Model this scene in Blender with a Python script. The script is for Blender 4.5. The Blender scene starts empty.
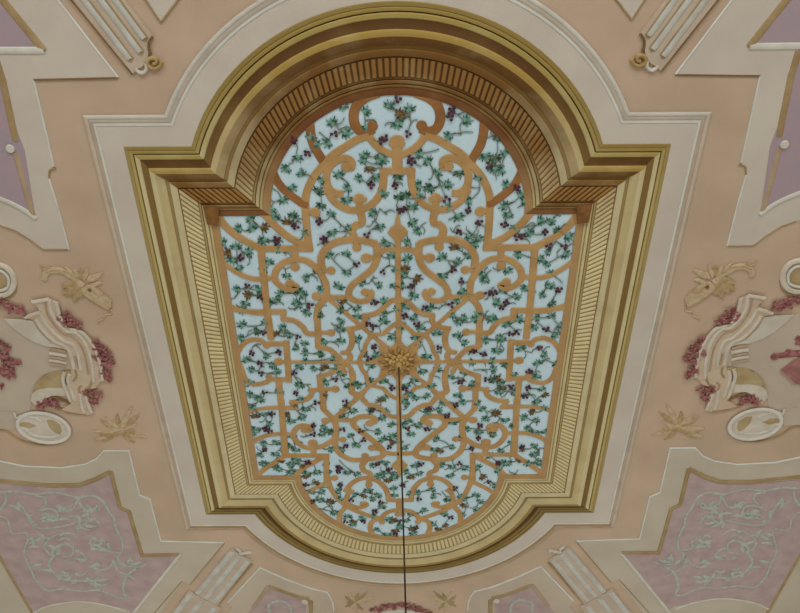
import bpy, bmesh, math, random
from mathutils import Vector, Matrix
random.seed(11)
scene = bpy.context.scene
C = scene.collection
PI = math.pi
CZ = 6.6                      # ceiling height
# ------------------------------------------------------------------ camera
CAM = Vector((0.0198, -4.1686, 1.6)); FPX = 800.0
YAW, PITCH, ROLL = -0.0020, 0.9430, -0.0035
_f0 = Vector((math.sin(YAW), math.cos(YAW), 0)); _r0 = Vector((math.cos(YAW), -math.sin(YAW), 0)); _z = Vector((0, 0, 1))
FW = _f0*math.cos(PITCH) + _z*math.sin(PITCH); _u = -_f0*math.sin(PITCH) + _z*math.cos(PITCH)
RT = _r0*math.cos(ROLL) + _u*math.sin(ROLL); UP = -_r0*math.sin(ROLL) + _u*math.cos(ROLL)
cd = bpy.data.cameras.new('camera'); cam = bpy.data.objects.new('camera', cd); C.objects.link(cam)
cd.sensor_width = 36.0; cd.lens = FPX/800*36.0; cd.clip_end = 100
M = Matrix((RT, UP, -FW)).transposed().to_4x4(); M.translation = CAM; cam.matrix_world = M
scene.camera = cam
# ------------------------------------------------------------------ world, light, exposure
w = bpy.data.worlds.new('world'); scene.world = w; w.use_nodes = True
w.node_tree.nodes['Background'].inputs[0].default_value = (0.80, 0.88, 1.0, 1)
w.node_tree.nodes['Background'].inputs[1].default_value = 0.6
def area(name, loc, rot, sx, sy, power, col):
    l = bpy.data.lights.new(name, 'AREA'); l.shape = 'RECTANGLE'; l.size = sx; l.size_y = sy; l.energy = power; l.color = col
    o = bpy.data.objects.new(name, l); o.location = loc; o.rotation_euler = rot; C.objects.link(o); return o
DAY = (0.88, 0.955, 1.0)
for k, x in enumerate((-3.6, 0.0, 3.6)):            # daylight entering by the windows behind the viewer
    area('window_daylight', (x, -9.94, 2.7), (PI/2, 0, 0), 1.7, 2.8, 190, DAY)
for s in (-1, 1):                                   # unseen side windows, added to even the ceiling light
    for y, pw in ((-3.0, 16), (2.5, 48)):
        area('window_daylight', (s*5.94, y, 2.3), (PI/2, 0, s*PI/2), 1.5, 2.0, pw, DAY)
for x in (-3.0, 3.0):                               # two more added out of view to lift the far end
    area('window_daylight', (x, 5.94, 2.3), (PI/2, 0, PI), 1.7, 2.0, 75, DAY)
scene.view_settings.view_transform = 'Standard'
try: scene.view_settings.look = 'None'
except Exception: pass
scene.view_settings.gamma = 1.0; scene.view_settings.use_curve_mapping = False
scene.view_settings.exposure = 0.09

# ------------------------------------------------------------------ materials
def lin(c):
    return tuple((v/255/12.92 if v/255 <= 0.04045 else ((v/255+0.055)/1.055)**2.4) for v in c) + (1,)
MATS = {}
def mat(name, a, b=None, scale=6.0, rough=0.85, bump=0.0, detail=6.0, spec=0.2, lo=0.35, hi=0.65):
    """plaster / paint: two tones of one pigment mixed by noise"""
    if name in MATS: return MATS[name]
    m = bpy.data.materials.new(name); m.use_nodes = True; nt = m.node_tree; n = nt.nodes; L = nt.links
    bs = n['Principled BSDF']; bs.inputs['Roughness'].default_value = rough; bs.inputs['Specular IOR Level'].default_value = spec
    b = b or tuple(max(0, v-12) for v in a)
    tc = n.new('ShaderNodeTexCoord'); nz = n.new('ShaderNodeTexNoise'); nz.inputs['Scale'].default_value = scale; nz.inputs['Detail'].default_value = detail
    L.new(tc.outputs['Object'], nz.inputs['Vector'])
    cr = n.new('ShaderNodeValToRGB'); cr.color_ramp.elements[0].position = lo; cr.color_ramp.elements[1].position = hi
    cr.color_ramp.elements[0].color = lin(b); cr.color_ramp.elements[1].color = lin(a)
    L.new(nz.outputs['Fac'], cr.inputs['Fac']); L.new(cr.outputs['Color'], bs.inputs['Base Color'])
    if bump:
        n2 = n.new('ShaderNodeTexNoise'); n2.inputs['Scale'].default_value = 60; n2.inputs['Detail'].default_value = 4
        L.new(tc.outputs['Object'], n2.inputs['Vector'])
        bp = n.new('ShaderNodeBump'); bp.inputs['Strength'].default_value = bump; bp.inputs['Distance'].default_value = 0.01
        L.new(n2.outputs['Fac'], bp.inputs['Height']); L.new(bp.outputs['Normal'], bs.inputs['Normal'])
    MATS[name] = m; return m
def pigment_shade(name, pale, brown, y0, y1):
    """frame paint: the fresco's ochre goes over into umber pigment round the window-side arch"""
    m = bpy.data.materials.new(name); m.use_nodes = True; nt = m.node_tree; n = nt.nodes; L = nt.links
    bs = n['Principled BSDF']; bs.inputs['Roughness'].default_value = 0.8; bs.inputs['Specular IOR Level'].default_value = 0.2
    tc = n.new('ShaderNodeTexCoord'); nz = n.new('ShaderNodeTexNoise'); nz.inputs['Scale'].default_value = 5; nz.inputs['Detail'].default_value = 6
    L.new(tc.outputs['Object'], nz.inputs['Vector'])
    sp = n.new('ShaderNodeSeparateXYZ'); L.new(tc.outputs['Object'], sp.inputs[0])
    mr = n.new('ShaderNodeMapRange'); mr.inputs['From Min'].default_value = y0; mr.inputs['From Max'].default_value = y1
    L.new(sp.outputs['Y'], mr.inputs['Value'])
    ad = n.new('ShaderNodeMath'); ad.operation = 'MULTIPLY_ADD'; ad.inputs[1].default_value = 0.9; ad.inputs[2].default_value = -0.45
    L.new(nz.outputs['Fac'], ad.inputs[0])
    su = n.new('ShaderNodeMath'); su.operation = 'ADD'; su.use_clamp = True; L.new(ad.outputs[0], su.inputs[0]); L.new(mr.outputs[0], su.inputs[1])
    mx = n.new('ShaderNodeMix'); mx.data_type = 'RGBA'; mx.inputs[6].default_value = lin(pale); mx.inputs[7].default_value = lin(brown)
    L.new(su.outputs[0], mx.inputs[0]); L.new(mx.outputs[2], bs.inputs['Base Color'])
    MATS[name] = m; return m
SALMON = mat('salmon_plaster', (206, 177, 150), (194, 166, 140), 2.2, bump=0.12)
CREAM = mat('cream_plaster', (213, 199, 182), (205, 190, 174), 2.5, bump=0.1)
CREAM2 = mat('warm_cream_plaster', (202, 184, 162), (193, 174, 152), 2.5, bump=0.1)
WHITE = mat('white_line_paint', (226, 226, 216), (212, 210, 200), 8)
TAN = mat('tan_line_paint', (186, 160, 130), (176, 148, 120), 8)
OCHRE = mat('ochre_line_paint', (178, 150, 108), (160, 132, 92), 8)
UMBER = mat('umber_line_paint', (140, 108, 70), (122, 92, 58), 8)
MAUVE = mat('mauve_plaster', (190, 165, 158), (176, 150, 147), 7, bump=0.1)
ARAB = mat('arabesque_paint', (190, 190, 176), (166, 170, 158), 26)
SKY = mat('pale_blue_plaster', (213, 231, 237), (202, 223, 231), 5)
TRE = mat('trellis_ochre', (198, 156, 102), (182, 140, 88), 8)
GOLD = mat('gilt_stucco', (206, 170, 100), (166, 126, 64), 22, rough=0.45, spec=0.5, bump=0.3)
GOLDD = mat('old_gilt_stucco', (190, 148, 86), (146, 104, 56), 22, rough=0.5, spec=0.5, bump=0.3)
G1 = mat('leaf_green', (132, 174, 154), (44, 84, 66), 38, lo=0.42, hi=0.58)
G2 = mat('leaf_dark_green', (104, 142, 116), (36, 64, 44), 38, lo=0.42, hi=0.6)
BR = mat('leaf_brown', (140, 112, 66), (82, 62, 38), 38, lo=0.42, hi=0.6)
GRAPE = mat('grape_purple', (100, 54, 66), (64, 32, 46), 30, rough=0.6)
STEM = mat('vine_stem', (128, 142, 124), (96, 104, 84), 20)
ROSE = mat('rose_paint', (182, 122, 116), (132, 78, 76), 30)
CORD = mat('dark_cord', (70, 52, 34), (46, 34, 24), 20)
FLOOR = mat('floor_stone', (150, 142, 128), (130, 122, 108), 3)
WALL = mat('wall_plaster', (206, 200, 184), (198, 192, 176), 2)

# ------------------------------------------------------------------ helpers
def W(u, v, p=0.0):
    """photo point -> point of the ceiling surface lying p metres below the ceiling plane"""
    d = RT*((u-400)/FPX) + UP*((306.5-v)/FPX) + FW
    t = (CZ - p - CAM.z)/d.z
    q = CAM + d*t
    return (q.x, q.y)
def K(x0, y0, s, pts, p=0.0):
    return [W(x0+a/s, y0+b/s, p) for a, b in pts]
def mir(pts, sx):
    return [(sx*max(-5.92, min(5.92, x)), min(5.92, y)) for x, y in pts]
def tag(o, label=None, cat=None, group=None, kind=None):
    if label: o['label'] = label
    if cat: o['category'] = cat
    if group: o['group'] = group
    if kind: o['kind'] = kind
    return o
def parent_inv(p):
    v = Vector(p.location) if p.parent is None else Vector((0, 0, 0))
    return Matrix.Translation(-v)
def link(name, bm, m, parent=None, smooth=False, origin=None):
    me = bpy.data.meshes.new(name)
    bmesh.ops.recalc_face_normals(bm, faces=bm.faces)
    bm.to_mesh(me); bm.free()
    for mm in (m if isinstance(m, (list, tuple)) else [m]): me.materials.append(mm)
    if smooth:
        for f in me.polygons: f.use_smooth = True
    o = bpy.data.objects.new(name, me); C.objects.link(o)
    if parent is not None:
        o.parent = parent; o.matrix_parent_inverse = parent_inv(parent)
    return o
def thing(name, label, cat, loc, group=None, kind=None):
    o = bpy.data.objects.new(name, None); o.empty_display_size = 0.1; C.objects.link(o); o.location = loc
    return tag(o, label, cat, group, kind)
def smooth(pts, n=6):
    """Catmull-Rom through the points"""
    if len(pts) < 3: return [Vector(p) for p in pts]
    P = [Vector(p) for p in pts]; P = [P[0]*2-P[1]] + P + [P[-1]*2-P[-2]]
    out = []
    for i in range(1, len(P)-2):
        a, b, c, d = P[i-1:i+3]
        for k in range(n):
            t = k/n
            out.append(0.5*((2*b) + (c-a)*t + (2*a-5*b+4*c-d)*t*t + (3*b-a-3*c+d)*t**3))
    out.append(P[-2]); return out
_j = [0]
def stroke(bm, pts, w, t, p0=0.0, curve=True, w_end=None, round_top=False, n=6, lens=False):
    """band of width w (tapering to w_end) raised t from depth p0, along pts"""
    P = smooth(pts, n) if curve else [Vector(p) for p in pts]
    Q = [P[0]]
    for q in P[1:]:
        if (q-Q[-1]).length > 1e-4: Q.append(q)
    P = Q
    if len(P) < 2: return
    _j[0] = (_j[0]+1) % 61; t = t + _j[0]*0.00003
    N = []
    for i in range(len(P)):
        if i == 0: d = P[1]-P[0]; s = 1
        elif i == len(P)-1: d = P[-1]-P[-2]; s = 1
        else:
            d1 = (P[i]-P[i-1]).normalized(); d2 = (P[i+1]-P[i]).normalized(); d = d1+d2
            if d.length < 0.1: d = d2; s = 1
            else: s = min(1.8, 1/max(0.3, d.normalized().dot(d2)))
        d = d.normalized(); N.append(Vector((-d.y, d.x))*s)
    we = w if w_end is None else w_end
    rings = []
    for i, (q, nn) in enumerate(zip(P, N)):
        ww = (w + (we-w)*i/(len(P)-1))/2
        if lens: ww = w/2*max(.08, math.sin(PI*min(1, .12+.88*i/(len(P)-1)))**.8)
        if round_top: prof = [(-1, 0), (-.92, .5), (-.6, .88), (0, 1), (.6, .88), (.92, .5), (1, 0)]
        else: prof = [(-1, 0), (-1, .55), (-.84, 1), (.84, 1), (1, .55), (1, 0)]
        rings.append([bm.verts.new((q.x+nn.x*a*ww, q.y+nn.y*a*ww, CZ-p0-b*t)) for a, b in prof])
    for r0, r1 in zip(rings, rings[1:]):
        for k in range(len(r0)-1): bm.faces.new((r0[k], r0[k+1], r1[k+1], r1[k]))
        bm.faces.new((r0[-1], r0[0], r1[0], r1[-1]))
    bm.faces.new(rings[0]); bm.faces.new(list(reversed(rings[-1])))
def disc(bm, c, r, t, p0=0.0, ry=None, n=18, rot=0.0):
    """low rounded button"""
    ry = ry or r; prev = None
    _j[0] = (_j[0]+1) % 61; t += _j[0]*0.00003
    for a, b in ((1, 0), (1, .55), (.86, 1)):
        ring = []
        for k in range(n):
            th = 2*PI*k/n; x, y = r*a*math.cos(th), ry*a*math.sin(th)
            ring.append(bm.verts.new((c[0]+x*math.cos(rot)-y*math.sin(rot), c[1]+x*math.sin(rot)+y*math.cos(rot), CZ-p0-b*t)))
        if prev:
            for k in range(n): bm.faces.new((prev[k], prev[(k+1) % n], ring[(k+1) % n], ring[k]))
        else: bm.faces.new(ring)
        prev = ring
    bm.faces.new(prev)
def plate(bm, poly, t, p0=0.0):
    a = [bm.verts.new((x, y, CZ-p0)) for x, y in poly]; b = [bm.verts.new((x, y, CZ-p0-t)) for x, y in poly]
    bm.faces.new(a); bm.faces.new(b)
    for k in range(len(a)):
        j = (k+1) % len(a); bm.faces.new((a[k], a[j], b[j], b[k]))
def box(bm, x0, x1, y0, y1, z0, z1):
    v = [bm.verts.new((x, y, z)) for z in (z0, z1) for x, y in ((x0, y0), (x1, y0), (x1, y1), (x0, y1))]
    for f in ((0, 1, 2, 3), (4, 5, 6, 7), (0, 1, 5, 4), (1, 2, 6, 5), (2, 3, 7, 6), (3, 0, 4, 7)): bm.faces.new([v[i] for i in f])
def blob(bm, x, y, z, rx, ry, rz, rot=0, sub=1):
    r = bmesh.ops.create_icosphere(bm, subdivisions=sub, radius=1.0)
    bmesh.ops.transform(bm, matrix=Matrix.Translation((x, y, z)) @ Matrix.Rotation(rot, 4, 'Z') @ Matrix.Diagonal((rx, ry, rz, 1)), verts=r['verts'])
def cen(poly): return (sum(p[0] for p in poly)/len(poly), sum(p[1] for p in poly)/len(poly))
def new(): return bmesh.new()

# ------------------------------------------------------------------ the room
X0, X1, Y0, Y1 = -6.0, 6.0, -10.0, 6.0
def struct(name, bm, m): return tag(link(name, bm, m), kind='structure')
bm = new(); box(bm, X0-.2, X1+.2, Y0-.2, Y1+.2, -0.15, 0.0); struct('floor', bm, FLOOR)
bm = new(); box(bm, X0-.2, X1+.2, Y0-.2, Y1+.2, CZ, CZ+.2); struct('ceiling', bm, SALMON)
def wall_holes(name, axis, c0, c1, lo, hi, holes, z0, z1):
    bm = new(); cuts = [lo]
    def bx(a, b, za, zb):
        if axis == 'y': box(bm, a, b, c0, c1, za, zb)
        else: box(bm, c0, c1, a, b, za, zb)
    p = lo
    for a, b in holes:
        bx(p, a, 0, CZ); bx(a, b, 0, z0); bx(a, b, z1, CZ); p = b
    bx(p, hi, 0, CZ); struct(name, bm, WALL)
hb = [(x-.9, x+.9) for x in (-3.6, 0, 3.6)]; hs = [(y-.8, y+.8) for y in (-3.0, 2.5)]; hf = [(x-.9, x+.9) for x in (-3.0, 3.0)]
wall_holes('wall_near', 'y', Y0-.2, Y0, X0-.2, X1+.2, hb, 1.2, 4.2)
wall_holes('wall_far', 'y', Y1, Y1+.2, X0-.2, X1+.2, hf, 1.2, 3.4)
wall_holes('wall_left', 'x', X0-.2, X0, Y0, Y1, hs, 1.2, 3.4)
wall_holes('wall_right', 'x', X1, X1+.2, Y0, Y1, hs, 1.2, 3.4)
k = 0
WF = mat('window_paint', (230, 226, 214))
for a, b, yw, zt in [h+(Y0-.14, 4.2) for h in hb] + [h+(Y1+.14, 3.4) for h in hf]:  # far-wall windows are added to spread the light, never in view
    k += 1; bm = new()
    for q in (a, (a+b)/2-.03, b-.06): box(bm, q, q+.06, yw-.03, yw+.03, 1.2, zt)
    for q in (1.2, 2.2, zt-.06): box(bm, a, b, yw-.025, yw+.025, q, q+.06)
    struct('window_%d' % k, bm, WF)
for s in (-1, 1):  # side windows added with their lamps for evener light
    for a, b in hs:
        k += 1; bm = new(); x = s*6.14
        for q in (a, (a+b)/2-.03, b-.06): box(bm, x-.03, x+.03, q, q+.06, 1.2, 3.4)
        for q in (1.2, 2.2, 3.34): box(bm, x-.025, x+.025, a, b, q, q+.06)
        struct('window_%d' % k, bm, WF)

# ------------------------------------------------------------------ the big frame (outline = rectangle + two arcs, offset inwards by d)
FA, FB, FR, FC, FCN = 1.842, 1.885, 1.49, 1.32, 1.335     # half width, half length, arc radius, arc centre
def ring_pts(d, n=40):
    a, b = FA-d*(1.05 if d > 0 else 1), FB-d
    def arc(sy):
        c, R = (FC, FR-d*(1.10 if d > 0 else 1)) if sy > 0 else (FCN, FR-d*(1.10 if d > 0 else 1))
        xj = math.sqrt(max(R*R-(b-c)**2, 1e-6)); th = math.atan2(b-c, xj); out = []
        for k in range(n+1):
            t = th + (PI-2*th)*k/n
            out.append((R*math.cos(t), sy*(c+R*math.sin(t))))
        return out
    far = arc(1); near = arc(-1)
    pts = [(a, -b), (a, b)] + far + [(-a, b), (-a, -b)] + list(reversed(near))
    seg = ['side', 'farh'] + ['fara']*n + ['farh', 'side', 'nearh'] + ['neara']*n + ['nearh']
    return pts, seg
def loft(bm, prof, slots):
    """prof: [(d, p)], slots: {'side':i,...} -> material index"""
    rows = []
    for d, p in prof:
        pts, seg = ring_pts(d); rows.append([bm.verts.new((x, y, CZ-p)) for x, y in pts])
    n = len(rows[0])
    for r0, r1 in zip(rows, rows[1:]):
        for i in range(n):
            j = (i+1) % n; f = bm.faces.new((r0[i], r0[j], r1[j], r1[i])); f.material_index = slots[seg[i]]
    return rows
FWD = 0.535
def band(name, prof, pale, brown, parent, label=None, closed=True, far=None):
    """prof in (fraction of the frame width, depth)"""
    pr = [(f*FWD, p) for f, p in prof]
    if closed: pr = [(pr[0][0], 0.0)] + pr + [(pr[-1][0], 0.0)]
    bm = new(); loft(bm, pr, dict(side=0, farh=2, fara=2, nearh=1, neara=0))
    far = far or pale; mid = tuple((3*a+b)/4 for a, b in zip(pale, brown))  # umber slot and far tones put the trompe l'oeil shade into colour
    o = link(name, bm, [pigment_shade(name+'_ochre_%d' % len(MATS), pale, brown, *((-1.30, -2.0) if prof[0][0] > .5 else (-1.55, -2.35))), mat(name+'_umber_%d' % len(MATS), tuple((a+2*b)/3 for a, b in zip(pale, brown)), brown, 5), mat(name+'_far_%d' % len(MATS), far, tuple(v*.93 for v in far), 5)], parent)
    for f in o.data.polygons: f.use_smooth = True
    try: o.data.set_sharp_from_angle(angle=math.radians(32))
    except Exception: pass
    if label: o['label'] = label
    return o
frame = thing('cornice_frame', 'large gold ochre moulded frame round the blue trellis, square with rounded bays at two ends', 'frame', (0, 0, CZ))
PALE = (214, 192, 142)
band('outer_fillet', [(0, .006), (.010, .011), (.045, .013), (.052, .010)], (172, 148, 92), (150, 124, 66), frame, far=(140, 118, 64))
band('inner_fillet', [(.054, .013), (.062, .017), (.088, .017), (.096, .013)], (190, 166, 106), (160, 134, 72), frame, far=(160, 134, 76))
band('quirk', [(.096, .006), (.110, .006)], (118, 92, 52), (86, 62, 30), frame, 'thin dark groove')
band('inner_fillet', [(.110, .015), (.118, .021), (.160, .022), (.170, .018)], (214, 198, 150), (172, 148, 84), frame, far=(146, 118, 64))
band('cove', [(.170, .018), (.195, .020), (.235, .028), (.265, .042)], (138, 108, 58), (96, 64, 30), frame, 'dark brown hollow moulding', far=(98, 72, 36))
band('torus', [(.265, .042), (.275, .052), (.297, .058), (.335, .056)], (216, 198, 152), (172, 140, 72), frame, 'pale rounded moulding', far=(168, 134, 76))
band('torus', [(.335, .056), (.37, .051), (.40, .042), (.432, .030)], (206, 184, 134), (116, 78, 36), frame, 'lower slope of the rounded moulding')
band('quirk', [(.432, .024), (.476, .024)], (166, 138, 90), (128, 94, 44), frame, 'tan groove')
band('flat_band', [(.478, .031), (.488, .035), (.550, .031), (.560, .027)], (212, 196, 152), (128, 88, 40), frame)
band('quirk', [(.560, .021), (.572, .021)], (160, 122, 70), (92, 62, 30), frame, 'thin dark groove')
fl = band('fluted_band', [(.572, .020), (.785, .020)], (176, 150, 98), (84, 54, 26), frame, 'ribbed band')
band('fillet', [(.787, .017), (.812, .017)], (186, 158, 104), (112, 76, 34), frame)
band('quirk', [(.812, .013), (.824, .013)], (134, 108, 66), (88, 60, 30), frame, 'thin dark groove')
band('bead', [(.824, .019), (.832, .023), (.855, .023), (.864, .018)], (214, 196, 148), (122, 86, 40), frame)
band('quirk', [(.864, .012), (.874, .012)], (150, 120, 72), (88, 60, 30), frame, 'thin dark groove')
band('bead', [(.874, .017), (.880, .020), (.896, .020), (.904, .016)], (208, 186, 134), (130, 92, 44), frame)
band('rail', [(.904, .010), (.908, .014), (.985, .014), (1.0, .010)], (184, 146, 98), (122, 76, 42), frame, 'flat orange brown inner rail')
for sx in (1, -1):
    q = [W(203, 206, .03), W(219, 208, .03), (W(218, 226, .03)), (W(207, 224, .03))]  # brown plates stand for the shade painted at the near corners
    bm = new(); plate(bm, [(sx*x, y) for x, y in q], .034); o = link('corner_block', bm, mat('corner_umber', (146, 100, 54), (120, 80, 42), 20), frame); o['label'] = 'brown corner block'
# ribs of the fluted band
bm = new()
pa, seg = ring_pts(.578*FWD); pb, _ = ring_pts(.780*FWD)
n = len(pa)
def lerp(a, b, t): return (a[0]+(b[0]-a[0])*t, a[1]+(b[1]-a[1])*t)
runs = []; i = 0
while i < n:
    j = i
    if seg[i] in ('fara', 'neara'):
        while j < n and seg[j] == seg[i]: j += 1
    else: j = i+1
    runs.append((i, j)); i = j
def rib(A0, B0, A1, B1, mi):
    # A outer, B inner; 0/1 are the two long sides of the rib
    pr = []
    for s, h in ((0, 0), (.18, .8), (.5, 1), (.82, .8), (1, 0)):
        a = lerp(A0, A1, s); b = lerp(B0, B1, s)
        e0 = lerp(a, b, .0); e1 = lerp(a, b, 1.0)
        pr.append((bm.verts.new((e0[0], e0[1], CZ-.019-.009*h)), bm.verts.new((e1[0], e1[1], CZ-.019-.009*h))))
    for q0, q1 in zip(pr, pr[1:]):
        f = bm.faces.new((q0[0], q0[1], q1[1], q1[0])); f.material_index = mi
    f = bm.faces.new([q[0] for q in pr]); f.material_index = mi
    f = bm.faces.new([q[1] for q in reversed(pr)]); f.material_index = mi
for i, j in runs:
    PA = [pa[k % n] for k in range(i, j+1)]; PB = [pb[k % n] for k in range(i, j+1)]
    def at(P, t):
        x = t*(len(P)-1); k = min(int(x), len(P)-2); return lerp(P[k], P[k+1], x-k)
    Lm = sum(math.dist(lerp(PA[k], PB[k], .5), lerp(PA[k+1], PB[k+1], .5)) for k in range(len(PA)-1))
    cnt = max(1, round(Lm/.041)); mi = 1 if seg[i] == 'nearh' else 0
    for k in range(cnt):
        t0, t1 = (k+.14)/cnt, (k+.86)/cnt
        rib(at(PA, t0), at(PB, t0), at(PA, t1), at(PB, t1), mi)
link('rib_relief', bm, [pigment_shade('rib_ochre', (220, 202, 154), (148, 106, 54), -1.25, -1.9), mat('rib_umber', (172, 126, 66), (150, 104, 50), 5)], fl)  # ribs turn brown round the near arch, shading kept in the colour

# cream border round the frame with its lip
border = thing('border_moulding', 'wide cream flat border outlining the gold frame, with a thin raised lip', 'border', (0, 0, CZ))
def oloft(name, prof, m, parent, label=None):
    bm = new(); loft(bm, prof, dict(side=0, farh=0, fara=0, nearh=0, neara=0)); o = link(name, bm, m, parent)
    if label: o['label'] = label
    return o
oloft('flat_band', [(-.17, 0), (-.17, .006), (.0, .006), (.0, 0)], CREAM, border)
def lip(name, d0, d1, t, cols):
    """lip strip whose painted line colour changes from side to side of the fresco"""
    bm = new(); loft(bm, [(d0, 0), (d0, t*.7), ((d0*2+d1)/3, t), ((d0+2*d1)/3, t), (d1, t*.7), (d1, 0)], dict(side=0, farh=1, fara=1, nearh=2, neara=2))
    return link(name, bm, cols, border)
lip('outer_lip', -.222, -.196, .012, [mat('lip_pale', (208, 190, 168)), TAN, mat('lip_near', (214, 206, 192))])
lip('inner_lip', -.196, -.166, .009, [mat('lip_tan', (196, 172, 150)), mat('lip_ochre', (178, 146, 104)), mat('lip_grey_white', (198, 182, 164))])
oloft('lip_line', [(-.166, 0), (-.166, .0095), (-.150, .0095), (-.150, 0)], [mat('lip_line_white', (222, 218, 206))], border, 'thin whitish line')

# ------------------------------------------------------------------ blue field and trellis
PF = 0.004                       # the field lies 4 mm below the ceiling plane
pts, _ = ring_pts(FWD*.985)
bm = new(); plate(bm, pts, PF)
tag(link('sky_panel', bm, SKY), 'flat pale blue field filling the gold frame behind the ochre trellis', 'panel')

TRE_SHADE = mat('trellis_brown_ochre', (166, 116, 68), (146, 98, 54), 8)  # browner trellis tone paints the shading next to the near bay
tre = thing('trellis', 'flat ochre trellis of ribs, C and S scrolls over the pale blue field', 'trellis', (0, 0, CZ))
TT = 0.007; TW = 0.050
S = 7.66
def T(x0, y0, pts, s=S): return K(x0, y0, s, pts, PF)
ROWS = []     # (name, pts, width, smooth, w_end)
def sc(x0, y0, pts, w=TW, we=None, s=S, name='scroll'): ROWS.append((name, T(x0, y0, pts, s), w, True, we))
def ln(x0, y0, pts, w=TW, s=S, name='rib'): ROWS.append((name, T(x0, y0, pts, s), w, False, None))
KN = []
def kn(x0, y0, x, y, r=.034, s=S): KN.append((W(x0+x/s, y0+y/s, PF), r))
# upper part
sc(300, 80, [(60, 250), (76, 350), (85, 430), (110, 510), (165, 600), (200, 650)], .062)
sc(300, 80, [(600, 95), (510, 130), (440, 185), (412, 260), (418, 330), (455, 385), (520, 392), (560, 370)], .066); kn(300, 80, 555, 350, .036)
sc(300, 80, [(530, 425), (440, 455), (350, 510), (270, 560), (215, 610)], .055)
sc(300, 160, [(225, -10), (160, 60), (105, 130), (60, 220), (42, 300), (42, 370)], .054)
ln(300, 160, [(42, 340), (46, 450), (60, 600), (75, 690)], .054)
sc(300, 80, [(530, 425), (565, 480), (620, 530), (680, 560), (735, 570)], .052)
ln(300, 80, [(735, 500), (735, 720)], .052)
kn(300, 80, 735, 465, .042); kn(300, 80, 705, 490, .022); kn(300, 80, 766, 490, .022)
ln(300, 160, [(766, 82), (640, 82)], .052)
sc(300, 160, [(638, 62), (640, 140), (630, 220), (595, 290), (540, 345), (460, 378), (380, 380), (300, 345), (245, 295), (215, 240), (185, 235)], .054)
sc(300, 160, [(185, 235), (215, 240)], .02)
sc(300, 160, [(330, 258), (280, 255), (230, 225), (205, 170), (205, 100), (235, 40), (290, 0), (350, -15), (395, 10), (395, 55), (365, 62)], .055, .05)
kn(300, 160, 352, 52, .034)
ln(300, 160, [(455, 385), (455, 320)], .05); kn(300, 160, 455, 290, .036); kn(300, 160, 425, 300, .022); kn(300, 160, 490, 300, .022)
sc(300, 160, [(460, 395), (475, 440), (470, 485), (425, 500), (400, 540), (415, 590)], .055)
ln(300, 160, [(50, 395), (100, 395)], .04); kn(300, 160, 115, 400, .040)
# diagonals from the corner of the border
sc(200, 160, [(520, 10), (575, 130), (620, 200), (690, 265), (790, 335), (830, 345)], .06)
sc(200, 153, [(236, 222), (262, 248), (310, 300), (370, 345), (440, 372)], .058, s=4)
sc(200, 153, [(50, 225), (75, 258), (110, 300), (165, 342), (240, 380)], .058, s=4)
ln(200, 153, [(232, 382), (452, 382)], .054, s=4)
ln(200, 240, [(465, 45), (480, 200), (505, 450), (525, 640)], .054)
ln(200, 320, [(525, -10), (545, 150)], .054)
sc(200, 240, [(140, 150), (190, 185), (260, 232), (340, 275), (420, 297), (480, 297)], .042)
sc(200, 240, [(190, 495), (238, 510), (330, 540), (420, 556), (500, 560)], .042)
ln(200, 240, [(500, 552), (662, 548)], .044)
ln(200, 240, [(480, 292), (560, 292)], .04)
sc(200, 240, [(690, 335), (735, 355), (690, 378), (620, 352), (575, 300), (585, 230), (640, 175), (705, 150), (770, 148), (830, 165), (890, 215), (935, 275), (965, 340), (972, 440)], .052)
kn(200, 240, 690, 328, .034)
ln(200, 240, [(728, 80), (728, 160)], .05); kn(200, 240, 728, 205, .036)
# heart and S scroll
sc(300, 240, [(168, 215), (162, 140), (192, 75), (260, 22), (350, -2), (440, -2), (520, 10), (585, 28)], .056)
sc(300, 240, [(585, 20), (592, 110), (585, 160), (545, 230), (470, 290), (400, 345), (372, 410), (400, 452), (460, 470), (520, 455), (550, 415), (530, 385)], .056, .046)
kn(300, 240, 500, 398, .034)
ln(300, 240, [(180, 232), (225, 232)], .044); kn(300, 240, 238, 232, .034)
kn(300, 240, 435, 55, .034); ln(300, 240, [(430, 0), (432, 40)], .044)
kn(300, 240, 508, 138, .040); ln(300, 240, [(580, 125), (530, 135)], .035)
sc(300, 240, [(605, 100), (660, 72), (740, 72)], .046)
ln(300, 240, [(200, 436), (390, 440)], .044); kn(300, 240, 128, 430, .038); ln(300, 240, [(200, 436), (140, 430)], .04)
sc(300, 240, [(208, 436), (150, 500), (130, 560), (130, 613)], .052)
ln(300, 320, [(132, -20), (138, 100), (142, 215)], .052)
ln(300, 240, [(215, 445), (400, 600), (560, 735), (680, 830)], .036)
sc(300, 240, [(770, 448), (690, 470), (620, 535), (560, 568), (480, 580)], .046)
sc(300, 320, [(492, -40), (498, 0), (480, 35), (440, 60)], .046)
ln(300, 320, [(355, 72), (440, 58)], .046)
sc(300, 320, [(385, 68), (400, 140), (392, 200), (365, 240), (330, 252)], .052, .04)
sc(300, 320, [(355, 245), (385, 270), (380, 300), (345, 322)], .044)
kn(300, 320, 328, 250, .022)
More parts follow.
